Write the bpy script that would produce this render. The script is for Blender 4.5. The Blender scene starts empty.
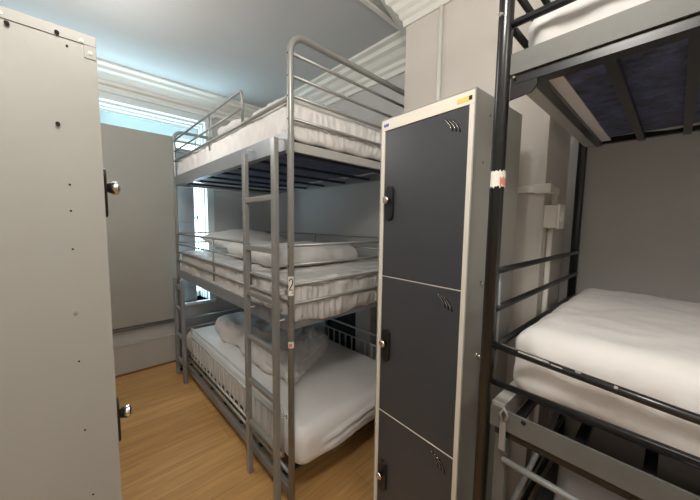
import bpy, bmesh, math, random
from mathutils import Vector, Matrix, noise
random.seed(4)
S = bpy.context.scene
COL = S.collection
PI = math.pi

# ------------------------------------------------------------------ materials
def newmat(name):
    m = bpy.data.materials.new(name); m.use_nodes = True
    nt = m.node_tree
    return m, nt, nt.nodes['Principled BSDF']

def mat(name, col, rough=.5, metal=0., spec=.5, nscale=0, namt=0., bump=0., bscale=60, coat=0.):
    m, nt, b = newmat(name)
    b.inputs['Base Color'].default_value = (*col, 1)
    b.inputs['Roughness'].default_value = rough
    b.inputs['Metallic'].default_value = metal
    b.inputs['Specular IOR Level'].default_value = spec
    b.inputs['Coat Weight'].default_value = coat
    tc = nt.nodes.new('ShaderNodeTexCoord')
    if namt:
        n = nt.nodes.new('ShaderNodeTexNoise'); n.inputs['Scale'].default_value = nscale
        n.inputs['Detail'].default_value = 5
        nt.links.new(tc.outputs['Object'], n.inputs['Vector'])
        r = nt.nodes.new('ShaderNodeMapRange')
        r.inputs['From Min'].default_value = .3; r.inputs['From Max'].default_value = .7
        r.inputs['To Min'].default_value = 1 - namt; r.inputs['To Max'].default_value = 1 + namt
        nt.links.new(n.outputs['Fac'], r.inputs['Value'])
        v = nt.nodes.new('ShaderNodeVectorMath'); v.operation = 'SCALE'
        v.inputs[0].default_value = col
        nt.links.new(r.outputs['Result'], v.inputs['Scale'])
        nt.links.new(v.outputs['Vector'], b.inputs['Base Color'])
    if bump:
        n2 = nt.nodes.new('ShaderNodeTexNoise'); n2.inputs['Scale'].default_value = bscale
        n2.inputs['Detail'].default_value = 4
        nt.links.new(tc.outputs['Object'], n2.inputs['Vector'])
        bp = nt.nodes.new('ShaderNodeBump'); bp.inputs['Strength'].default_value = bump
        bp.inputs['Distance'].default_value = .01
        nt.links.new(n2.outputs['Fac'], bp.inputs['Height'])
        nt.links.new(bp.outputs['Normal'], b.inputs['Normal'])
    return m

M = {}
M['wall'] = mat('wall_paint', (.57, .53, .485), .7, nscale=3, namt=.03, bump=.05, bscale=90)
M['wall_daylit'] = mat('wall_paint_daylit', (.47, .46, .45), .65, nscale=3, namt=.03, bump=.05, bscale=90)  # same wall paint, cooler tone stands in for daylight on these walls
M['ceil'] = mat('ceiling_paint', (.50, .515, .515), .75, nscale=2, namt=.02, bump=.04, bscale=70)
M['trim'] = mat('gloss_trim_paint', (.74, .73, .68), .4, nscale=4, namt=.03)
M['skirt'] = mat('skirting_paint', (.46, .44, .41), .45, nscale=4, namt=.04)
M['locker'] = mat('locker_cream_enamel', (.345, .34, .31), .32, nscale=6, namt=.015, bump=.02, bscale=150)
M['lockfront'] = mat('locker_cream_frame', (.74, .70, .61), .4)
M['door'] = mat('locker_charcoal_enamel', (.052, .055, .062), .36, nscale=5, namt=.05, bump=.02, bscale=200)
M['black'] = mat('black_plastic', (.012, .012, .013), .3)
M['hole'] = mat('hole_black', (.006, .006, .006), .9)
M['chrome'] = mat('chrome', (.80, .77, .70), .18, 1.)
M['silver'] = mat('silver_bunk_enamel', (.31, .31, .295), .36, .35, nscale=30, namt=.04)
M['silverdk'] = mat('bunk_frame_grey', (.25, .26, .275), .42, .25, nscale=20, namt=.05)
M['slat'] = mat('slat_dark', (.035, .04, .055), .5)
M['bar'] = mat('pale_bunk_bar', (.50, .49, .46), .42, .2, nscale=12, namt=.04)
M['guard'] = mat('pale_guard_paint', (.55, .56, .54), .4, .1)
M['bblack'] = mat('black_bunk_enamel', (.014, .014, .015), .28, .1, coat=.2)
M['bgrey'] = mat('olive_grey_bar', (.115, .115, .105), .55, 0, nscale=14, namt=.06)
M['sheet'] = mat('white_sheet', (.74, .72, .70), .75, nscale=8, namt=.02, bump=.25, bscale=22)
M['duvet'] = mat('duvet_cotton', (.60, .585, .565), .7, nscale=8, namt=.03, bump=.5, bscale=14)
M['shiny'] = mat('waterproof_sheet', (.60, .58, .56), .35, nscale=8, namt=.03, bump=.8, bscale=18)
M['greypillow'] = mat('grey_pillow_cotton', (.40, .39, .39), .8, bump=.3, bscale=20)
M['shadedcover'] = mat('shaded_mattress_cover', (.09, .09, .095), .8, bump=.3, bscale=20)  # cover colour darkened to stand in for shade under the middle tier
M['navy'] = mat('navy_mattress_vinyl', (.055, .068, .14), .45, nscale=26, namt=.75, bump=.9, bscale=30)
M['panel'] = mat('panel_board', (.34, .325, .29), .6, nscale=4, namt=.03)
M['shutter'] = mat('shutter_grey', (.27, .28, .30), .5)
M['pipe'] = mat('pipe_grey', (.20, .21, .225), .4)
M['frame'] = mat('window_frame_paint', (.66, .70, .70), .4)
M['clip'] = mat('dull_clip_steel', (.30, .30, .29), .45, .4)
M['hearth'] = mat('hearth_black', (.008, .008, .009), .8)
M['jamb'] = mat('hearth_jamb', (.42, .42, .42), .6)
M['plastic'] = mat('white_plastic', (.74, .72, .66), .4)
M['paper'] = mat('sticker_white', (.78, .76, .70), .6)
M['pink'] = mat('sticker_pink', (.62, .22, .18), .6)
M['yellow'] = mat('sticker_yellow', (.80, .58, .12), .5)
M['blue'] = mat('sticker_blue', (.12, .12, .45), .5)
M['ink'] = mat('ink_black', (.01, .01, .01), .6)
M['wear'] = mat('bare_metal_wear', (.30, .29, .27), .55, .2)

def floor_mat():
    m, nt, b = newmat('honey_laminate')
    L = nt.links
    tc = nt.nodes.new('ShaderNodeTexCoord')
    br = nt.nodes.new('ShaderNodeTexBrick')
    br.offset = .37; br.inputs['Scale'].default_value = 1
    br.inputs['Brick Width'].default_value = 1.15; br.inputs['Row Height'].default_value = .19
    br.inputs['Mortar Size'].default_value = .0018; br.inputs['Mortar Smooth'].default_value = .4
    br.inputs['Color1'].default_value = (.52, .285, .10, 1)
    br.inputs['Color2'].default_value = (.64, .37, .145, 1)
    br.inputs['Mortar'].default_value = (.33, .17, .06, 1)
    L.new(tc.outputs['Object'], br.inputs['Vector'])
    mp = nt.nodes.new('ShaderNodeMapping'); mp.inputs['Scale'].default_value = (1.6, 22, 1)
    L.new(tc.outputs['Object'], mp.inputs['Vector'])
    n = nt.nodes.new('ShaderNodeTexNoise'); n.inputs['Scale'].default_value = 1.6
    n.inputs['Detail'].default_value = 8; n.inputs['Distortion'].default_value = .8
    L.new(mp.outputs['Vector'], n.inputs['Vector'])
    r = nt.nodes.new('ShaderNodeMapRange'); r.inputs['From Min'].default_value = .3; r.inputs['From Max'].default_value = .7
    r.inputs['To Min'].default_value = .82; r.inputs['To Max'].default_value = 1.16
    L.new(n.outputs['Fac'], r.inputs['Value'])
    v = nt.nodes.new('ShaderNodeVectorMath'); v.operation = 'SCALE'
    L.new(br.outputs['Color'], v.inputs[0]); L.new(r.outputs['Result'], v.inputs['Scale'])
    L.new(v.outputs['Vector'], b.inputs['Base Color'])
    b.inputs['Roughness'].default_value = .38
    bp = nt.nodes.new('ShaderNodeBump'); bp.inputs['Strength'].default_value = .15; bp.inputs['Distance'].default_value = .002
    L.new(br.outputs['Fac'], bp.inputs['Height']); bp.invert = True
    L.new(bp.outputs['Normal'], b.inputs['Normal'])
    return m
M['floor'] = floor_mat()

def glass_mat():
    m = bpy.data.materials.new('window_glass'); m.use_nodes = True
    nt = m.node_tree; nt.nodes.clear()
    o = nt.nodes.new('ShaderNodeOutputMaterial'); mx = nt.nodes.new('ShaderNodeMixShader')
    t = nt.nodes.new('ShaderNodeBsdfTransparent'); g = nt.nodes.new('ShaderNodeBsdfGlossy')
    g.inputs['Roughness'].default_value = .05; mx.inputs[0].default_value = .06
    nt.links.new(t.outputs[0], mx.inputs[1]); nt.links.new(g.outputs[0], mx.inputs[2])
    nt.links.new(mx.outputs[0], o.inputs[0])
    return m
M['glass'] = glass_mat()

# ------------------------------------------------------------------ mesh helpers
class MB:
    def __init__(s): s.bm = bmesh.new(); s.mats = []; s.cur = 0
    def use(s, m):
        if m not in s.mats: s.mats.append(m)
        s.cur = s.mats.index(m); return s
    def box(s, x0, x1, y0, y1, z0, z1, bev=0.):
        vs = [s.bm.verts.new((x, y, z)) for z in (z0, z1) for y in (y0, y1) for x in (x0, x1)]
        fs = []
        for q in ((0, 2, 3, 1), (4, 5, 7, 6), (0, 1, 5, 4), (2, 6, 7, 3), (0, 4, 6, 2), (1, 3, 7, 5)):
            f = s.bm.faces.new([vs[i] for i in q]); f.material_index = s.cur; fs.append(f)
        if bev:
            es = list({e for f in fs for e in f.edges})
            r = bmesh.ops.bevel(s.bm, geom=es, offset=bev, segments=2, affect='EDGES', profile=.5)
            for f in r['faces']: f.material_index = s.cur
        return s
    def ring(s, c, u, v, r, n): return [s.bm.verts.new(c + u * (r * math.cos(2 * PI * i / n)) + v * (r * math.sin(2 * PI * i / n))) for i in range(n)]
    def tube(s, pts, r, n=12, cap=True):
        P = [Vector(p) for p in pts]; T = []
        for i in range(len(P)):
            a = P[max(i - 1, 0)]; b = P[min(i + 1, len(P) - 1)]; T.append((b - a).normalized())
        u = T[0].orthogonal().normalized(); prev = None
        for i, p in enumerate(P):
            u = (u - T[i] * u.dot(T[i])).normalized(); v = T[i].cross(u)
            rg = s.ring(p, u, v, r, n)
            if prev:
                for k in range(n):
                    f = s.bm.faces.new((prev[k], prev[(k + 1) % n], rg[(k + 1) % n], rg[k])); f.smooth = True; f.material_index = s.cur
            elif cap:
                f = s.bm.faces.new(rg[::-1]); f.material_index = s.cur
            prev = rg
        if cap:
            f = s.bm.faces.new(prev); f.material_index = s.cur
        return s
    def disc(s, c, nrm, r, t, n=16, dome=0.):
        nrm = Vector(nrm).normalized(); c = Vector(c)
        s.tube([c, c + nrm * t], r, n)
        if dome: s.tube([c + nrm * t, c + nrm * (t + dome * .6), c + nrm * (t + dome)], r * .6, n)
        return s
    def prism(s, outline, axis, a0, a1):
        # outline: list of (p,q); axis 'x': (y,z), 'y': (x,z), 'z': (x,y)
        def V(p, q, a): return {'x': (a, p, q), 'y': (p, a, q), 'z': (p, q, a)}[axis]
        A = [s.bm.verts.new(V(p, q, a0)) for p, q in outline]; B = [s.bm.verts.new(V(p, q, a1)) for p, q in outline]
        n = len(A)
        for f in (A[::-1], B): s.bm.faces.new(f).material_index = s.cur
        for i in range(n): s.bm.faces.new((A[i], A[(i + 1) % n], B[(i + 1) % n], B[i])).material_index = s.cur
        return s
    def build(s, name, m=None, parent=None, M4=None):
        if m is not None and not s.mats: s.mats = [m]
        bmesh.ops.recalc_face_normals(s.bm, faces=s.bm.faces)
        if M4 is not None: s.bm.transform(M4)
        me = bpy.data.meshes.new(name); s.bm.to_mesh(me); s.bm.free()
        for x in s.mats: me.materials.append(x)
        o = bpy.data.objects.new(name, me); COL.objects.link(o)
        if parent is not None:
            o.parent = parent; o.matrix_parent_inverse = Matrix.Identity(4)
            # mesh is given in the thing's world coordinates
            o.matrix_parent_inverse = world(parent).inverted()
        return o

def world(o):
    m = o.matrix_basis.copy()
    while o.parent:
        m = o.parent.matrix_basis @ (o.matrix_parent_inverse @ m) if False else o.parent.matrix_basis @ o.matrix_parent_inverse @ m
        o = o.parent
    return m

def tag(o, label, cat, group=None):
    o['label'] = label; o['category'] = cat
    if group: o['group'] = group
    return o
def thing(name, label, cat, loc=(0, 0, 0), group=None):
    o = bpy.data.objects.new(name, None); o.location = loc; COL.objects.link(o)
    o.empty_display_size = .05
    return tag(o, label, cat, group)
def struct(o): o['kind'] = 'structure'; return o

def arc(c, r, a0, a1, ax1, ax2, n=7):
    c = Vector(c); return [c + Vector(ax1) * (r * math.cos(a0 + (a1 - a0) * i / n)) + Vector(ax2) * (r * math.sin(a0 + (a1 - a0) * i / n)) for i in range(n + 1)]

def soft(x0, x1, y0, y1, z0, z1, r, step=.03, disp=None):
    """rounded soft box as a bmesh with a displacement function disp(p, n) -> Vector"""
    bm = bmesh.new()
    nx, ny, nz = [max(3, int(round((b - a) / step))) for a, b in ((x0, x1), (y0, y1), (z0, z1))]
    cache = {}
    def vert(i, j, k):
        if (i, j, k) in cache: return cache[(i, j, k)]
        p = Vector((x0 + (x1 - x0) * i / nx, y0 + (y1 - y0) * j / ny, z0 + (z1 - z0) * k / nz))
        rz = min(r, (z1 - z0) * .499)
        q = Vector((min(max(p.x, x0 + r), x1 - r), min(max(p.y, y0 + r), y1 - r), min(max(p.z, z0 + rz), z1 - rz)))
        d = p - q; d = Vector((d.x / r, d.y / r, d.z / rz))
        if d.length > 1e-6:
            dn = d.normalized(); m = max(abs(d.x), abs(d.y), abs(d.z))
            p = q + Vector((dn.x * r, dn.y * r, dn.z * rz)) * m
        else: dn = Vector((0, 0, 1 if k == nz else -1))
        if disp: p = p + disp(p, dn)
        cache[(i, j, k)] = bm.verts.new(p); return cache[(i, j, k)]
    def quad(a, b, c, d):
        f = bm.faces.new((a, b, c, d)); f.smooth = True
    for i in range(nx):
        for j in range(ny):
            for k in (0, nz): quad(vert(i, j, k), vert(i + 1, j, k), vert(i + 1, j + 1, k), vert(i, j + 1, k))
    for i in range(nx):
        for k in range(nz):
            for j in (0, ny): quad(vert(i, j, k), vert(i + 1, j, k), vert(i + 1, j, k + 1), vert(i, j, k + 1))
    for j in range(ny):
        for k in range(nz):
            for i in (0, nx): quad(vert(i, j, k), vert(i, j + 1, k), vert(i, j + 1, k + 1), vert(i, j, k + 1))
    b = MB(); b.bm.free(); b.bm = bm
    return b

def ridge(p, s, seed=0): return .35 - abs(noise.noise(Vector((p.x * s + seed, p.y * s - 2 * seed, p.z * s + seed)) + .5 * noise.noise_vector(Vector((p.x * s * .5, p.y * s * .5, p.z * s * .5 + seed)))))
def nz(p, s, seed=0): return noise.noise(Vector((p.x * s + seed, p.y * s + 3.1 * seed, p.z * s - seed)))

# ------------------------------------------------------------------ room
XL, XR, YF, YB, ZC = -1.15, 1.87, -2.3, 3.41, 2.75
struct(MB().box(XL - .1, XR + .1, YF - .1, YB + .4, -.08, 0).build('floor', M['floor']))
struct(MB().box(XL - .1, XR + .1, YF - .1, YB + .4, ZC, ZC + .08).build('ceiling', M['ceil']))
struct(MB().box(XL - .1, XL, YF, YB + .4, 0, ZC).build('wall_left', M['wall']))
struct(MB().box(XR, XR + .1, YF, YB + .4, 0, ZC).build('wall_right', M['wall_daylit']))
struct(MB().box(XL, XR, YF - .1, YF, 0, ZC).build('wall_front', M['wall']))
WX0, WX1, WZ0, WZ1 = -.55, 1.10, .60, 2.50
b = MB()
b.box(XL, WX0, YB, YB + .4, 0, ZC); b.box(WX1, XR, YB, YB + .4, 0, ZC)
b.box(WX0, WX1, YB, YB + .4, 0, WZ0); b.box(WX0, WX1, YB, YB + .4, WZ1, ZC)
struct(b.build('wall_back', M['wall_daylit']))
# pillar (chimney breast) on the right wall
PX, PY0, PY1 = 1.46, .345, 1.085
struct(MB().box(PX, XR, PY0, PY1, 0, ZC).build('wall_pillar', M['wall']))

# cornices, swept as profiles (offset from wall, drop from ceiling)
prof = [(0, 0), (.20, 0), (.20, -.018), (.165, -.028), (.150, -.05), (.118, -.062), (.09, -.088), (.06, -.105), (.052, -.128), (.03, -.14), (.02, -.17), (0, -.17)]
def cornice(name, path):
    """path: list of (x,y,nx,ny): corner points with outward mitre direction"""
    bm = bmesh.new(); prev = None
    for x, y, nx, ny in path:
        rg = [bm.verts.new((x + nx * o, y + ny * o, ZC + d)) for o, d in prof]
        if prev:
            for i in range(len(rg)):
                bm.faces.new((prev[i], prev[(i + 1) % len(rg)], rg[(i + 1) % len(rg)], rg[i]))
        else: bm.faces.new(rg[::-1])
        prev = rg
    bm.faces.new(prev)
    b = MB(); b.bm.free(); b.bm = bm
    return struct(b.build(name, M['trim']))
cornice('trim_1', [(XL, YB, 0, -1), (XR, YB, -1, -1), (XR, PY1, -1, 1), (PX, PY1, -.55, .55), (PX, PY0, -.55, -.55), (XR, PY0, -1, -.55), (XR, YF, -1, 0)])
struct(MB().box(XL, 1.665, 1.262, 1.292, ZC - .014, ZC, .004).build('trim_4', M['trim']))
# skirting
b = MB(); b.box(XL, XR, YB - .018, YB, 0, .28); b.box(XL, XR, YB - .026, YB, .275, .297, .004)
struct(b.build('baseboard_back', M['skirt']))
b = MB(); b.box(XR - .018, XR, PY1, YB - .026, 0, .24); struct(b.build('baseboard_right', M['skirt']))
b = MB(); b.box(XL, XR, YB - .03, YB - .018, 0, .016); struct(b.build('trim_2', mat('reddish_floor_bead', (.23, .10, .05), .5)))

# window: casing, frame, sash, sill, glass
w = struct(MB().box(WX0 - .001, WX1 + .001, YB + .26, YB + .264, WZ0, WZ1).build('window_1', M['glass']))
b = MB()
b.box(WX0 - .1, WX1 + .07, YB - .02, YB, WZ1, WZ1 + .065); b.box(WX0 - .1, WX1 + .09, YB - .035, YB, WZ1 + .06, WZ1 + .08)
b.box(WX1, WX1 + .07, YB - .025, YB, WZ0, WZ1); b.box(WX0 - .1, WX0, YB - .025, YB, WZ0, WZ1)
for k, (d, t) in enumerate(((.05, .02), (.11, .035), (.17, .05))):
    b.box(WX0, WX1, YB + d, YB + d + .05, WZ1 - t, WZ1)
    b.box(WX1 - t * .45, WX1, YB + d, YB + d + .05, WZ0, WZ1 - t)
b.build('window_frame', M['frame'], w)
b = MB(); fy = YB + .235
for x0, x1 in ((WX0, WX0 + .05), (.24, .29), (WX1 - .03, WX1)): b.box(x0, x1, fy, fy + .05, WZ0, WZ1)
for z0, z1 in ((WZ0, WZ0 + .06), (1.48, 1.52), (2.30, 2.34)): b.box(WX0, WX1, fy, fy + .05, z0, z1)
b.build('window_sash', M['frame'], w)
MB().box(WX0, WX1 + .06, YB - .045, YB + .26, WZ0 - .03, WZ0, .004).build('window_sill', M['frame'], w)
wb = mat('translucent_glow_pane', (.62, .70, .72), .6)  # translucent pane added to make the bright band above the panel
nt = wb.node_tree; tr = nt.nodes.new('ShaderNodeBsdfTranslucent'); tr.inputs[0].default_value = (.62, .70, .71, 1)
mx = nt.nodes.new('ShaderNodeMixShader'); mx.inputs[0].default_value = .55
nt.links.new(nt.nodes['Principled BSDF'].outputs[0], mx.inputs[1]); nt.links.new(tr.outputs[0], mx.inputs[2])
nt.links.new(mx.outputs[0], nt.nodes['Material Output'].inputs[0])
b = MB(); b.box(WX0, WX1, YB + .20, YB + .203, 2.34, WZ1); b.build('glow_pane', wb, w)
# gathered net curtain hanging in front of the glass at the uncovered strip (right)
# boxed window seat / boarding under the sill
struct(MB().box(.82, 1.87, YB - .055, YB - .03, .03, .455).build('trim_3', M['shutter']))
# blackout panel leaning in front of the window, grey shutter leaf next to it
tag(MB().box(-.6, .80, YB - .058, YB - .034, .47, 2.283, .002).build('blackout_panel', M['panel']),
    'large plain taupe panel covering the window on the back wall', 'panel')
p = MB(); p.box(.805, .985, YB + .03, YB + .055, WZ0 + .002, 2.20, .002)
p.box(.83, .96, YB + .024, YB + .03, .75, 1.35, .002); p.box(.83, .96, YB + .024, YB + .03, 1.45, 2.1, .002)
sh = p.build('window_shutter', M['shutter'], w)
# pipe along the wall
t = thing('wall_pipe', 'grey horizontal pipe low on the back wall above the skirting', 'pipe', (.1, YB - .05, .445))
MB().tube([(XL + .02, YB - .03, .445), (.80, YB - .03, .445)], .017).build('tube', M['pipe'], t)
for x in (.02, .70):
    MB().box(x, x + .02, YB - .03, YB, .432, .458).build('pipe_bracket', M['pipe'], t)

# vertical conduit pipe on the pillar
tag(MB().tube([(PX - .012, .858, .0), (PX - .012, .858, 2.58)], .011, 12).build('conduit_pipe', M['trim']),
    'thin cream vertical pipe on the pillar above the grey locker', 'pipe')

# trunking and box on the pillar's corner
t = thing('cable_trunking', 'cream horizontal cable trunking wrapping the pillar corner', 'trunking', (PX, PY0, 1.6))
MB().box(PX - .02, PX, PY0 - .02, .62, 1.597, 1.625, .002).build('duct', M['plastic'], t)
MB().box(PX - .02, PX + .16, PY0 - .02, PY0, 1.597, 1.625, .002).build('duct', M['plastic'], t)
MB().box(PX + .115, PX + .145, PY0 - .018, PY0, 1.545, 1.597, .002).build('duct', M['plastic'], t)
MB().box(PX - .026, PX + .012, PY0 - .026, PY0 + .035, 1.592, 1.630, .003).build('corner_cap', M['plastic'], t)
t = thing('switch_box', 'white surface mounted switch box on the pillar below the trunking', 'switch box', (1.53, PY0, 1.45))
MB().box(1.468, 1.565, PY0 - .048, PY0, 1.447, 1.543, .004).build('back_box', M['plastic'], t)
MB().box(1.465, 1.568, PY0 - .056, PY0 - .048, 1.443, 1.547, .003).build('front_plate', M['plastic'], t)
MB().box(1.505, 1.53, PY0 - .062, PY0 - .056, 1.475, 1.515, .002).build('rocker_switch', M['plastic'], t)
tag(MB().tube([(1.53, PY0 - .013, .0), (1.53, PY0 - .013, 1.446)], .011, 10).build('conduit_pipe', M['plastic']),
    'pale vertical conduit dropping from the white switch box', 'pipe')

# hearth behind the bottom bunk
t = thing('fireplace', 'blocked fireplace with black opening and pale jambs behind the bottom bunk', 'fireplace', (1.86, 2.0, 0))
MB().box(1.835, 1.868, 1.80, 2.23, 0, .80).build('opening', M['hearth'], t)
MB().box(1.80, 1.868, 1.62, 1.80, 0, .90, .004).build('jamb', M['jamb'], t)
MB().box(1.80, 1.868, 2.23, 2.42, 0, .90, .004).build('jamb', M['jamb'], t)
MB().box(1.80, 1.868, 1.80, 2.23, .80, .90).build('lintel', M['jamb'], t)

# ------------------------------------------------------------------ lockers
def lock_plate(root, c, nrm, tang, h=.075):
    """oval black escutcheon with a chrome cam lock"""
    n = Vector(nrm); u = Vector(tang); z = Vector((0, 0, 1)); c = Vector(c)
    b = MB(); w = .021; o = []
    for i in range(24):
        a = 2 * PI * i / 24
        o.append((w * math.cos(a), (h - w if math.sin(a) >= 0 else -(h - w)) + w * math.sin(a)))
    for k in (0, 1):
        pass
    A = [b.bm.verts.new(c + u * p + z * q) for p, q in o]; B = [b.bm.verts.new(c + u * p * .93 + z * q * .97 + n * .010) for p, q in o]
    b.bm.faces.new(A); b.bm.faces.new(B)
    for i in range(24): b.bm.faces.new((A[i], A[(i + 1) % 24], B[(i + 1) % 24], B[i]))
    pl = b.build('lock_plate', M['black'], root)
    b = MB(); k = c + z * .012
    b.tube([k + n * .008, k + n * .024, k + n * .0241, k + n * .029, k + n * .0292, k + n * .034], .0085, 16)
    for v in b.bm.verts:
        h = (v.co - k).dot(n)
        if h > .024 and h < .0338: v.co = k + n * h + (v.co - k - n * h) * 1.75
        elif h >= .0338: v.co = k + n * h + (v.co - k - n * h) * 1.1
    b.build('lock_knob', M['chrome'], pl)
    return pl

def locker(M4, W, D, H, tier, label, knob_v, right=True):
    """local frame: front face on x=0 facing -x, width along +y, depth +x.  M4 places it"""
    loc = M4.to_translation()
    root = thing('locker', label, 'locker', loc, 'lockers')
    R3 = M4
    def pt(x, y, z): return M4 @ Vector((x, y, z))
    b = MB(); t = .018
    b.box(-.0015, D, 0, .004, 0, H); b.box(-.0015, D, W - .004, W, 0, H)
    b.box(-.0015, D, .004, W - .004, H - .004, H); b.box(D - .004, D, .004, W - .004, 0, H - .004)
    b.box(.02, D - .004, .004, W - .004, .05, .054)
    for k in (1, 2): b.box(.02, D - .004, .004, W - .004, H - .045 - tier * k - .002, H - .045 - tier * k + .002)
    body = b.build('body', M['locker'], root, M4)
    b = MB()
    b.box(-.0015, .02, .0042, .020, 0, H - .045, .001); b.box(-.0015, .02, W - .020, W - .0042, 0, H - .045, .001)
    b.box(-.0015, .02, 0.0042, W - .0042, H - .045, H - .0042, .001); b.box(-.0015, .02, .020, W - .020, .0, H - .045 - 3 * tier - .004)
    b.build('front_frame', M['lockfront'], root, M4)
    zt = H - .045
    for k in (1, 2):
        MB().box(-.0006, .02, .021, W - .021, zt - k * tier - .001, zt - k * tier + .001).build('door_divider', M['lockfront'], root, M4)
    for k in range(3):
        z1 = zt - k * tier - .002; z0 = zt - (k + 1) * tier + .002
        y0, y1 = (.0215, W - .0215)
        d = MB().box(.001, .018, y0, y1, z0, z1, .0015).build('door', M['door'], root, M4)
        # three curved vent louvres near the hinge-side top corner
        b = MB().use(M['hole'])
        for q in range(3):
            pts = []
            for i in range(7):
                a = i / 6; yy = .055 + .014 * q - .030 * a * a * .6; zz = z1 - .028 - .012 * q * .0 - .045 * a
                yy = .048 + .013 * q + .028 * (1 - a) ** 1.6; zz = z1 - .030 - .042 * a + .004 * q
                pts.append((.0005, yy if knob_v > W / 2 else W - yy, zz))
            b.use(M['hole']).tube(pts, .0026, 6)
            b.use(M['chrome']).tube([(p[0] - .0012, p[1] + .0028, p[2] + .001) for p in pts[:-1]], .0013, 6)  # bright strip beside each slot stands in for the louvre edge highlight
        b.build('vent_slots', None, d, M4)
        zc = (z0 + z1) / 2 + (.005 if W > .385 else .010)
        n = (M4.to_3x3() @ Vector((-1, 0, 0))).normalized(); u = (M4.to_3x3() @ Vector((0, 1, 0))).normalized()
        lock_plate(d, pt(.001, knob_v, zc), n, u, .068 if knob_v > W * .875 - .009 and W > .385 else .055)
    return root, body

la = -.0701
Lm = Matrix.Translation((.8978, .404, 0)) @ Matrix.Rotation(la, 4, 'Z')
L1, body = locker(Lm, .3914, .3384, 1.862, .5750, 'narrow locker with three charcoal doors in front of the pillar', .336)
# small things on its frame: labels, side bolts, side hole
b = MB().use(M['paper']).box(-.0022, -.0012, .345, .383, 1.828, 1.846); b.use(M['blue']).box(-.0028, -.0018, .350, .376, 1.831, 1.842)
b.build('sticker', None, L1, Lm)
b = MB().use(M['yellow']).box(-.0026, -.0014, .022, .062, 1.829, 1.842); b.use(M['ink']).box(-.003, -.0018, .012, .022, 1.830, 1.842)
b.build('sticker', None, L1, Lm)
for z in (1.262, 1.015):
    MB().disc((.082, 0, z), (0, -1, 0), .0075, .004, dome=.010).build('side_bolt', M['chrome'], L1, Lm)
for x, z in ((.06, 1.65), (.09, 1.80)):
    MB().disc((x, 0, z), (0, -1, 0), .0028, .0008).build('screw_hole', M['hole'], L1, Lm)

# left locker: faces +x, its side faces the camera
Rm = Matrix.Translation((.0575, 1.19, 0)) @ Matrix.Rotation(PI, 4, 'Z')
L2, body2 = locker(Rm, .383, .345, 1.8135, .533, 'tall cream locker showing its drilled side panel and two round chrome locks', .33)
for x, z, r in ((-.059, 1.788, .0034), (.003, 1.800, .0034), (-.004, 1.633, .0034)):
    MB().disc((x, .8046, z), (0, -1, 0), r, .0026).build('drilled_hole', M['hole'], L2)
for x, z in ((.016, 1.782), (.007, 1.52), (.006, 1.469), (.005, 1.393), (.003, 1.161), (.005, 1.01), (.011, .859)):
    MB().disc((x, .8064, z), (0, -1, 0), .0019, .0006).build('drilled_hole', M['hole'], L2)
for x, z in ((-.066, 1.803), (.037, 1.800), (.049, 1.781), (.003, 1.263)):
    MB().disc((x, .8056, z), (0, -1, 0), .0034, .0012, dome=.001).build('rivet', M['chrome'] if z < 1.3 else M['lockfront'], L2)
b = MB(); b.box(-.28, .0585, .8052, .807, 1.795, 1.8145, .0006); b.box(.040, .0585, .8054, .8068, 1.770, 1.7946, .0006)
b.build('top_lip', M['locker'], L2)

# ------------------------------------------------------------------ silver bunk
BX, BY, BL, BW = .744, 1.175, 1.967, .985
X2, Y2 = BX + BW, BY + BL
BK = thing('triple_bunk_bed', 'silver metal triple bunk bed with ladder numbered 2 beside the back wall', 'bunk bed', (BX, BY, 0), 'bunk beds')
S_, SD = M['silver'], M['silverdk']
for y in (BY, Y2):
    R = .075; T = 2.279
    pts = [(BX, y, .012), (BX, y, T - R)] + arc((BX + R, y, T - R), R, PI, PI / 2, (1, 0, 0), (0, 0, 1)) + arc((X2 - R, y, T - R), R, PI / 2, 0, (1, 0, 0), (0, 0, 1)) + [(X2, y, .012)]
    hoop = MB().tube(pts, .0155, 14).build('end_hoop', S_, BK)
    for x in (BX, X2):
        MB().tube([(x, y, 0), (x, y, .03)], .021, 14).build('foot', M['black'] if y > 2 else SD, hoop)
    lv = [2.195, 2.101, 2.016, 1.918, 1.348, 1.256, 1.162, 1.070]
    if y > 2: lv += [.505, .41]
    yy = y - .004 if y < 2 else y
    for z in lv:
        MB().tube([(BX, yy, z), (X2, yy, z)], .0078 if z > .6 else .008, 10).build('end_rail', S_, BK)
    for z in lv[:4] + lv[4:8]:
        if y < 2:
            MB().disc((BX - .0145, y - .002, z - .004), (-.75, -.66, 0), .0035, .002, 8).build('bolt', M['hole'], hoop)
# side rails (full length)
for x in (BX, X2):
    for z in (2.008, 1.165, 1.088):
        MB().tube([(x, BY, z), (x, Y2, z)], .0095, 10).build('side_rail', S_, BK)
    for z in ((.205, .128) if x == BX else ()):
        MB().tube([(x, BY, z), (x, Y2, z)], .0095, 10).build('side_rail', S_, BK)
# side guards (upper levels)
def guard(x, z0, zt, zm, ya, yb, mids, mt):
    b = MB(); r = .035
    b.tube([(x, yb, zt), (x, ya + r, zt)] + arc((x, ya + r, zt - r), r, PI / 2, PI, (0, 1, 0), (0, 0, 1))[1:] + [(x, ya, z0)], .008, 10)
    b.tube([(x, yb, zm), (x, ya, zm)], .0065, 8)
    for y in mids: b.tube([(x, y, zt), (x, y, z0 - .06)], .006, 8)
    return b.build('side_guard', mt, BK)
guard(BX - .002, 2.008, 2.19, 2.093, 1.665, Y2, (2.205,), S_)
guard(X2, 2.008, 2.19, 2.093, 1.665, Y2, (2.205, 2.9), S_)
guard(BX - .002, 1.09, 1.338, 1.242, 1.60, Y2, (2.19,), S_)
guard(X2, 1.165, 1.352, 1.262, BY + .3, Y2, (2.3, 2.72), S_)
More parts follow.
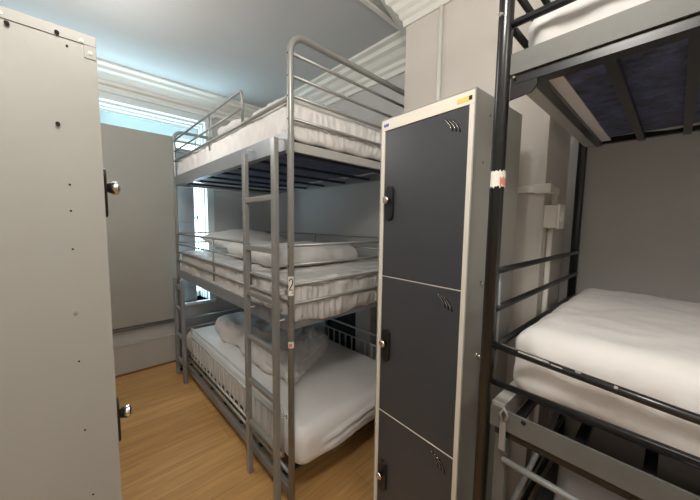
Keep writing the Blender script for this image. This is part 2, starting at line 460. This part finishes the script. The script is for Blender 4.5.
# low safety guards with bars on the bottom bunk
def bar_guard(x, ya, yb, z0, z1):
    b = MB(); r = .05
    b.tube([(x, ya, z0), (x, ya, z1 - r)] + arc((x, ya + r, z1 - r), r, PI, PI / 2, (0, 1, 0), (0, 0, 1))[1:] + arc((x, yb - r, z1 - r), r, PI / 2, 0, (0, 1, 0), (0, 0, 1)) + [(x, yb, z0)], .0075, 10)
    b.tube([(x, ya, z0), (x, yb, z0)], .0075, 10)
    b.tube([(x, ya, z1 - .085), (x, yb, z1 - .085)], .0055, 8)
    n = int((yb - ya) / .078)
    for i in range(1, n):
        y = ya + (yb - ya) * i / n; b.box(x - .004, x + .004, y - .006, y + .006, z0, z1 - .085)
    return b.build('barred_guard', M['guard'], BK)
bar_guard(BX + .012, BY + .10, Y2 - .30, .235, .505)
bar_guard(X2 - .006, BY + .12, Y2 - .05, .30, .575)
# bed bases
def base(z0, z1, zside, end_mat, dy=.024):
    b = MB()
    b.box(BX - .006, BX + .012, BY + .02, Y2 - .02, z0, zside); b.box(BX + .012, BX + .035, BY + .02, Y2 - .02, z0, z0 + .004)
    b.build('base_side_bar', SD, BK)
    MB().box(X2 - .012, X2 + .006, BY + .02, Y2 - .02, z0, zside).build('base_side_bar', SD, BK)
    MB().box(BX + .01, X2 - .01, BY + dy, BY + dy + .016, z0, z1).build('base_end_bar', end_mat, BK)
    MB().box(BX + .01, X2 - .01, Y2 - .03, Y2 - .014, z0, z1).build('base_end_bar', end_mat, BK)
    n = 7
    for i in range(n):
        y = BY + .14 + (BL - .28) * i / (n - 1)
        MB().box(BX + .012, X2 - .012, y - .012, y + .012, z0 + .006, z0 + .022).build('slat', M['slat'], BK)
base(1.785, 1.828, 1.868, M['bar'])
base(.935, .978, 1.005, SD)
base(.080, .115, .140, SD, .16)
for x, y in ((BX, BY), (BX, Y2), (X2, BY), (X2, Y2)):
    for z in (1.80, .95):
        MB().box(x - .010, x + .012, y - .018 if y > 2 else y + .008, y - .008 if y > 2 else y + .022, z - .03, z + .07).build('bracket', SD, BK)
# ladders
LX = .700
def ladder(ya, yb, ztop_a, ztop_b, rungs, w, m, zfoot=0):
    l = MB().box(LX - .012, LX + .012, yb - w / 2, yb + w / 2, 0, ztop_b, .002)
    lad = l.build('ladder', m, BK)
    MB().box(LX - .012, LX + .012, ya - w / 2, ya + w / 2, 0, ztop_a, .002).build('upright', m, lad)
    for z in rungs:
        MB().box(LX - .010, LX + .014, ya + w / 2, yb - w / 2, z - .013, z + .013, .003).build('rung', m, lad)
    return lad
lad = ladder(1.240, 1.552, 1.838, 1.815, (1.570, 1.318, 1.072, .822, .572, .325), .034, S_)
for z in (1.835, 1.13, .985, .49):
    for y in (1.240, 1.552):
        if z in (1.835, .985) or y < 1.3:
            b = MB(); yo = y - .014
            b.tube([(LX + .01, yo, z), (BX + .004, yo, z), (BX + .004, yo, z - .018)], .0045, 8)
            b.build('hook', M['bar'], lad)
lad2 = ladder(2.862, 3.095, .93, .93, (.16, .40, .66, .86), .05, SD)

# painted number and stickers on the front post
b = MB().use(M['paper'])
def post_patch(b, z0, z1, r, a0, a1):
    n = 8; A = []
    for z in (z0, z1):
        A.append([b.bm.verts.new((BX + r * math.cos(a0 + (a1 - a0) * i / n), BY + r * math.sin(a0 + (a1 - a0) * i / n), z)) for i in range(n + 1)])
    for i in range(n):
        f = b.bm.faces.new((A[0][i], A[0][i + 1], A[1][i + 1], A[1][i])); f.material_index = b.cur
am = math.atan2(-BY, -BX)
post_patch(b, 1.115, 1.205, .0162, am - .95, am + .95)
b.use(M['ink'])
C = Vector((BX, BY, 0)); 
def onpost(s, z, r=.0166):
    a = am + s / .0155; return (BX + r * math.cos(a), BY + r * math.sin(a), z)
two = [(-.0075, 1.182), (-.006, 1.190), (-.0025, 1.195), (.002, 1.195), (.006, 1.190), (.0075, 1.181), (.006, 1.172), (.002, 1.162), (-.003, 1.152), (-.0075, 1.142), (.0078, 1.142)]
b.tube([onpost(s, z) for s, z in two], .0026, 6)
b.tube([onpost(.002, 1.126), onpost(.008, 1.126)], .0012, 6); b.tube([onpost(.008, 1.126), onpost(.008, 1.135)], .0012, 6)
b.build('number_label', None, BK)
b = MB().use(M['paper']); post_patch(b, .862, .893, .0162, am - 1.0, am + 1.0)
b.use(M['pink']); post_patch(b, .866, .884, .0165, am - .7, am + .3)
b.build('sticker', None, BK)

# ------------------------------------------------------------------ bedding on the silver bunk
def mattress(label, x0, x1, y0, y1, z0, z1, seed, hem=.02, ruff=.004, wr=.004, group='mattresses on the bunk beds', drop=.006, sheetmat=None, rr=.038):
    root = thing('mattress', label, 'mattress', ((x0 + x1) / 2, (y0 + y1) / 2, z0), group)
    soft(x0 + .022, x1 - .022, y0 + .022, y1 - .022, z0, z1 - .01, .03, .06, lambda p, n: Vector((0, 0, .003 * nz(p, 14, 2) if n.z < -.5 else 0))).build('core', M['navy'], root)
    def d(p, n):
        v = Vector((0, 0, 0))
        side = 1 - abs(n.z)
        s = p.x * 1. if abs(n.y) > abs(n.x) else p.y
        k = ruff * side * (.55 * math.sin(s * 190 + 14 * nz(p, 4, seed)) * max(0, .35 + 1.6 * nz(p, 3, seed + 3)) + 1.5 * ridge(Vector((p.x, p.y, p.z * .45)), 17, seed + 4))
        v += Vector((n.x, n.y, 0)) * k
        v += n * (wr * nz(p, 6, seed) + wr * 1.2 * ridge(p, 9, seed + 1))
        if n.z < -.2:
            e = min(p.x - x0, x1 - p.x, p.y - y0, y1 - p.y)
            v.z += max(0, 1 - e / .04) * (hem * nz(Vector((p.x, p.y, 0)), 7, seed + 7) - hem * .35) + min(1, max(0, e - .02) / .03) * .03
        return v
    soft(x0, x1, y0, y1, z0 + drop, z1, rr, .012, d).build('fitted_sheet', sheetmat or M['sheet'], root)
    return root
mattress('thin mattress in ruffled white sheet on top tier of the silver bunk', BX + .014, X2 - .014, BY + .018, Y2 - .02, 1.832, 2.022, 1.3, .03, .010, .007)
mattress('mattress in creased glossy sheet on middle tier of the silver bunk', BX + .014, X2 - .014, BY + .012, Y2 - .02, .972, 1.172, 5.1, .05, .013, .013, drop=-.012, sheetmat=M['shiny'])

def fold_d(p, n):
    v = n * (.004 * nz(p, 5, 9))
    # dragged creases along the near end
    if n.y < -.1 or p.y < 1.42:
        t = (p.z - .30) * 1.0
        for zc, sl, am_, w in ((.335, .10, .024, .012), (.295, .16, .022, .010), (.265, .20, .02, .010)):
            d0 = p.z - (zc + sl * (p.x - 1.2))
            fade = max(0, min(1, (p.x - .88) / .12))
            v += Vector((0, -1, .3)) * am_ * fade * math.exp(-(d0 / w) ** 2) * max(0, -n.y)
    return v
root = thing('mattress', 'mattress in smooth white fitted sheet on bottom tier of the silver bunk', 'mattress', (1.24, 2.1, .14), 'mattresses on the bunk beds')
soft(BX + .08, X2 - .08, BY + .05, Y2 - .09, .152, .38, .05, .08).build('core', M['navy'], root)
soft(BX + .022, X2 - .022, BY - .035, Y2 - .03, .200, .415, .075, .014, fold_d).build('fitted_sheet', M['sheet'], root)

def lumpy(seed, a=.03, b=.012, s1=4, s2=11):
    def d(p, n):
        return n * (a * nz(p, s1, seed) + b * 1.6 * ridge(p, s2 * .6, seed + 2) + b * .8 * ridge(p, 19, seed + 5)) + Vector((0, 0, a * .5 * nz(Vector((p.x, p.y, 0)), s1, seed + 9)))
    return d
def bedding(name, label, cat, cx, cy, sx, sy, z0, z1, rot, seed, m, a=.03, b_=.012, r=.07, group=None):
    f = lumpy(seed, a, b_)
    b = soft(-sx / 2, sx / 2, -sy / 2, sy / 2, 0, z1 - z0, r, .018, f)
    for v in b.bm.verts:
        v.co.z = max(v.co.z, 0)
    o = b.build(name, m); o.location = (cx, cy, z0); o.rotation_euler.z = rot
    return tag(o, label, cat, group or 'duvets on the bunk beds')
bedding('duvet', 'crumpled cream duvet bunched on the top tier of the silver bunk', 'duvet', 1.20, 1.86, .72, .95, 2.03, 2.13, .05, 3.3, M['duvet'], .05, .018, .05)
bedding('duvet', 'folded pale duvet on the middle tier behind the ladder', 'duvet', 1.22, 1.92, .70, .78, 1.184, 1.29, -.04, 7.7, M['duvet'], .035, .012, .055)
# pillows: puffy in the centre, pinched at the edge
def pillow(label, cx, cy, z0, sx, sy, h, rot, tilt, seed, m, name='pillow', group=None, cr=.010):
    bm = bmesh.new(); n = 34; top = {}; bot = {}
    for i in range(n + 1):
        for j in range(n + 1):
            u = i / n * 2 - 1; v = j / n * 2 - 1
            px = sx / 2 * u * (1 - .07 * (1 - abs(v) ** 2) * 0 - .06 * v * v * 0); py = sy / 2 * v
            # pulled-in edges between the corners
            px *= 1 - .06 * (1 - v * v) * abs(u) ** 3; py *= 1 - .06 * (1 - u * u) * abs(v) ** 3
            th = h / 2 * max(0, (1 - u ** 4)) ** .55 * max(0, (1 - v ** 4)) ** .55
            q = Vector((px, py, 0)); k = th / (h / 2)
            c = cr * (nz(q, 12, seed) + .6 * nz(q, 26, seed + 1) + 1.6 * nz(q, 4, seed + 2))
            e = 0 < i < n and 0 < j < n
            top[(i, j)] = bm.verts.new((px, py, th + (c if e else 0)))
            bot[(i, j)] = bm.verts.new((px, py, -th * .8)) if e else top[(i, j)]
    for i in range(n):
        for j in range(n):
            for dct in (top, bot):
                vs = [dct[(i, j)], dct[(i + 1, j)], dct[(i + 1, j + 1)], dct[(i, j + 1)]]
                if len(set(vs)) == 4:
                    try: f = bm.faces.new(vs); f.smooth = True
                    except ValueError: pass
    b = MB(); b.bm.free(); b.bm = bm
    o = b.build(name, m); o.location = (cx, cy, z0); o.rotation_euler = (tilt[0], tilt[1], rot)
    return tag(o, label, 'pillow', 'pillows on the bunk beds')
pillow('pale pillow at the far head of the middle tier', 1.25, 2.72, 1.275, .70, .50, .17, .08, (.12, 0), 2.2, M['duvet'])
def dpile(p, n):
    x, y, z = p.x, p.y, p.z
    t = min(1, max(0, (y - 1.5) / 1.2))
    v = n * (.018 * nz(p, 4, 6.1) + .030 * ridge(p, 7, 6.1) + .012 * ridge(p, 16, 2.2))
    v.y += (x - .95) * .60 * (1 - t)                      # near edge runs slanted
    v.x += .03 * nz(Vector((y, z, 0)), 4, 3) - .05 * max(0, t - .6)
    v.z += -.10 * (1 - t) * max(0, (z - .42) / .2) * (1 - max(0, (x - 1.2) / .4)) * .6
    near = max(0, -n.y) + max(0, n.x) * .7
    v += Vector((.25, -1, 0)) * near * .014 * math.sin(z * 130 + 9 * x + 4 * nz(p, 6, 1))
    return v
b = soft(.93, 1.50, 1.50, 2.72, .412, .605, .085, .013, dpile)
for v in b.bm.verts: v.co.z = max(v.co.z, .418)
tag(b.build('folded_pillow', M['sheet']), 'bulky crumpled white pillow heaped on the bottom tier behind the ladder', 'pillow', 'pillows on the bunk beds')

# ------------------------------------------------------------------ black bunk
KA = -.0276
KM = Matrix.Translation((.8214, .3035, 0)) @ Matrix.Rotation(KA, 4, 'Z')
K = thing('bunk_bed', 'black metal bunk bed with grey side bars next to the narrow locker', 'bunk bed', (.8214, .3035, 0), 'bunk beds')
KW, KL = .955, 1.95
def kb(name, b, m, parent=None): return b.build(name, m, parent or K, KM)
B_, BG = M['bblack'], M['bgrey']
for y in (0, -KL):
    R = .075; T = 2.33
    pts = [(0, y, .012), (0, y, T - R)] + arc((R, y, T - R), R, PI, PI / 2, (1, 0, 0), (0, 0, 1)) + arc((KW - R, y, T - R), R, PI / 2, 0, (1, 0, 0), (0, 0, 1)) + [(KW, y, .012)]
    h = kb('end_hoop', MB().tube(pts, .0175, 16), B_)
    for x in (0, KW): kb('foot', MB().tube([(x, y, 0), (x, y, .03)], .023, 14), M['black'], h)
    for z in (2.24, 2.15, 2.06, 1.965, 1.332, 1.228, 1.12, .50, .42):
        kb('end_rail', MB().tube([(.0, y + (-.012 if z < 1.4 else 0), z), (KW, y + (-.012 if z < 1.4 else 0), z)], .009, 10), B_)
# light vertical tube next to the near post holding the end rails
kb('end_rail_upright', MB().tube([(.022, -.012, 1.05), (.022, -.012, 1.34)], .006, 8), SD)
for z0, z1, m in ((1.826, 1.876, BG), (.908, .962, BG)):
    o = kb('base_side_bar', MB().box(-.004, .003, -KL + .02, -.018, z0, z1).box(.003, .035, -KL + .02, -.018, z0, z0 + .004), m)
    kb('base_lip', MB().box(.003, .04, -KL + .02, -.03, z0 - .022, z0 - .001), B_, o)
    kb('base_side_bar', MB().box(KW - .02, KW + .004, -KL + .02, -.018, z0 - .0, z1 + .02), B_)
    e = kb('base_end_bar', MB().box(.02, KW - .02, -.046, -.012, z0 - .004, z1), M['bar'])
    kb('base_lip', MB().box(.04, KW - .02, -.074, -.052, z0 - .010, z0 + .004), B_, e)
    for i in range(14):
        y = -.20 - i * .125
        kb('slat', MB().box(.036, KW - .02, y - .011, y + .011, z0 - .012, z0 + .004), B_)
# gusset plate under the top bar
kb('gusset', MB().prism([(-.012, 1.826), (-.075, 1.826), (-.078, 1.79), (-.065, 1.775), (-.012, 1.768)], 'x', .004, .010), B_)
kb('bolt', MB().disc((.0, -.028, 1.818), (-1, 0, 0), .003, .006), M['chrome'])
kb('bolt', MB().tube([(-.012, 0, 1.972), (-.030, .004, 1.968)], .0045, 10), M['silver'])
kb('side_rail', MB().tube([(0, -.01, 1.948), (0, -KL, 1.948)], .0095, 12), B_)
kb('side_rail', MB().tube([(KW, -.01, 1.948), (KW, -KL, 1.948)], .0095, 12), B_)
g = kb('side_rail', MB().tube([(0, -.01, 1.131), (0, -.36, 1.107), (0, -KL, 1.05)], .0095, 12), B_)
kb('side_rail', MB().tube([(0, -.01, 1.0275), (0, -KL, 1.0275)], .0085, 12), B_)
# worn patches on the guard rail
def rail_pt(y, s=0): return Vector((0, y, 1.131 - (-.01 - y) * .0686))
for y0, y1, a, w_ in ((-.035, -.075, 1.3, .12), (-.078, -.145, .9, .25), (-.150, -.172, .6, .15), (-.195, -.206, 1.2, .3), (-.262, -.268, .8, .3)):
    A = []; b = MB()
    for y in (y0, (y0 * 2 + y1) / 3, (y0 + 2 * y1) / 3, y1):
        c = rail_pt(y); wob = w_ * (1 + .3 * math.sin(y * 400)); A.append([b.bm.verts.new((c.x - .0098 * math.cos(a + t * wob), y, c.z + .0098 * math.sin(a + t * wob))) for t in (-1, -.3, .4, 1)])
    for i in range(3):
        for j in range(3): b.bm.faces.new((A[i][j], A[i + 1][j], A[i + 1][j + 1], A[i][j + 1]))
    kb('chipped_patch', b, M['wear'], g)
# tape on the post
b = MB(); n_ = 22
for mt, za, zb, rad, a0, a1 in ((M['paper'], 1.552, 1.592, .0186, PI * .82, PI * 1.75), (M['pink'], 1.556, 1.576, .0190, PI * 1.22, PI * 1.62)):
    b.use(mt); A = []
    for i in range(n_ + 1):
        a = a0 + (a1 - a0) * i / n_; q = Vector((a * 6, 0, 0)); w1 = .010 * noise.noise(q); w2 = .009 * noise.noise(q + Vector((9, 0, 0)))
        r_ = rad + .0012 * (1 + noise.noise(q * 2))
        A.append([b.bm.verts.new((r_ * math.cos(a), r_ * math.sin(a), za + (zb - za) * k / 3 + (w1 if k == 0 else w2 if k == 3 else 0))) for k in range(4)])
    for i in range(n_):
        for k in range(3): b.bm.faces.new((A[i][k], A[i + 1][k], A[i + 1][k + 1], A[i][k + 1])).material_index = b.cur
kb('torn_tape', b, None)
# lower level: pale leg, spring clip, tube rail
kb('clip', MB().box(-.014, -.006, -.062, -.046, .855, .935, .003).tube([(-.010, -.054, .93), (-.012, -.046, .955), (-.012, -.056, .972), (-.010, -.064, .955), (-.010, -.058, .935)], .004, 8), M['clip'])
kb('leg', MB().box(.004, .030, -.060, -.030, .0, .908, .002), BG)
kb('ladder_rail', MB().tube([(-.004, -.055, .826), (-.004, -.5, .826)], .0085, 12), M['silver'])
kb('ladder_rail', MB().tube([(-.004, -.055, .58), (-.004, -.5, .58)], .0085, 12), M['silver'])
kb('bar_slots', MB().disc((-.0042, -.10, .952), (-1, 0, .0), .006, .0006), M['hole'])
kb('brace', MB().tube([(.06, -.05, .60), (.35, -.12, .90)], .008, 8), SD)

# bedding on the black bunk (placed in the bunk's own turned frame)
def kmatt(label, z0, z1, seed, y0=-1.92, x0=.03, ye=-.03, wrap=0, **k):
    root = mattress(label, x0, KW - .03, y0, ye, z0, z1, seed, **k)
    root.matrix_basis = KM @ root.matrix_basis
    if wrap: MB().box(x0 + .02, KW - .05, ye - .070, ye - .008, z0 - .0035, z0 + .001).build('sheet_hem', M['sheet'], root, KM)
    return root
kmatt('creased mattress seen from below on the top tier of the black bunk', 1.833, 2.00, 11.2, hem=.01, ruff=.012, wr=.014, sheetmat=M['duvet'], x0=.045, ye=-.035, wrap=1)
kmatt('thick white sheeted mattress behind the worn black rail', .968, 1.180, 13.4, hem=.02, ruff=.007, wr=.006, drop=.012, x0=.036, rr=.06, ye=-.045)
kmatt('low mattress, coloured dark for shade, on the bottom tier of the black bunk', .30, .42, 15.4, hem=.02, ruff=.003, wr=.003, sheetmat=M['shadedcover'])
kb('base_side_bar', MB().box(-.004, .003, -KL + .02, -.018, .27, .33).box(KW - .004, KW, -KL + .02, -.018, .27, .33), BG)
for i in range(6): kb('slat', MB().box(.0, KW - .0, -.2 - i * .3 - .015, -.2 - i * .3 + .015, .28, .298), B_)
o = bedding('duvet', 'crumpled white duvet on the top tier of the black bunk', 'duvet', 1.25, -.42, .76, 1.1, 2.018, 2.13, KA, 9.1, M['duvet'], .05, .035, .05)
pillow('grey pillow propped under the grey bar of the black bunk', 1.13, -.02, .57, .30, .42, .12, .0, (0, -.8), 4.4, M['greypillow'])

# ------------------------------------------------------------------ lights, sky, camera
def area(name, loc, rot, sx, sy, power, col, spread=PI):
    l = bpy.data.lights.new(name, 'AREA'); l.shape = 'RECTANGLE'; l.size = sx; l.size_y = sy
    l.energy = power; l.color = col; l.spread = spread
    o = bpy.data.objects.new(name, l); o.location = loc; o.rotation_euler = rot; COL.objects.link(o); return o
pl = bpy.data.lights.new('ceiling_lamp', 'POINT'); pl.energy = 42; pl.color = (1, .95, .885); pl.shadow_soft_size = .13
po = bpy.data.objects.new('ceiling_lamp', pl); po.location = (.05, .18, 2.33); COL.objects.link(po)
pl = bpy.data.lights.new('rear_fill_light', 'POINT'); pl.energy = 30; pl.color = (1, .95, .88); pl.shadow_soft_size = .2  # unseen fill added behind the camera to lift the ambient light
po = bpy.data.objects.new('rear_fill_light', pl); po.location = (-.5, -1.5, 2.5); COL.objects.link(po)
pl = bpy.data.lights.new('far_fill_light', 'POINT'); pl.energy = 20; pl.color = (1, .98, .94); pl.shadow_soft_size = .25  # unseen fill added to brighten the far wall and ceiling
po = bpy.data.objects.new('far_fill_light', pl); po.location = (.1, 2.1, 2.25); COL.objects.link(po)
area('window_daylight', (.3, YB + .75, 1.25), (PI / 2 + .45, 0, PI), 1.7, 1.3, 140, (.58, .87, 1))
w_ = bpy.data.worlds.new('World'); S.world = w_; w_.use_nodes = True
bg = w_.node_tree.nodes['Background']; bg.inputs[0].default_value = (.72, .88, 1, 1); bg.inputs[1].default_value = 3.0

yaw, pit, rol, f = 0.7632147666707952, -0.08665837868306307, 0.014047283087632324, 294.7562741346674
F = Vector((math.sin(yaw) * math.cos(pit), math.cos(yaw) * math.cos(pit), math.sin(pit)))
Rr = Vector((math.cos(yaw), -math.sin(yaw), 0)); U = Rr.cross(F)
R2 = Rr * math.cos(rol) + U * math.sin(rol); U2 = -Rr * math.sin(rol) + U * math.cos(rol)
cam = bpy.data.cameras.new('Camera'); co = bpy.data.objects.new('Camera', cam); COL.objects.link(co)
cam.sensor_width = 36; cam.lens = f * 36 / 700; cam.clip_start = .02
m = Matrix.Identity(4)
for i in range(3): m[i][0] = R2[i]; m[i][1] = U2[i]; m[i][2] = -F[i]
m[2][3] = 1.45
co.matrix_world = m
S.camera = co
S.view_settings.view_transform = 'Standard'; S.view_settings.look = 'None'
S.view_settings.exposure = 0; S.view_settings.gamma = 1; S.view_settings.use_curve_mapping = False
S.cycles.use_denoising = True
S.cycles.max_bounces = 10; S.cycles.diffuse_bounces = 6
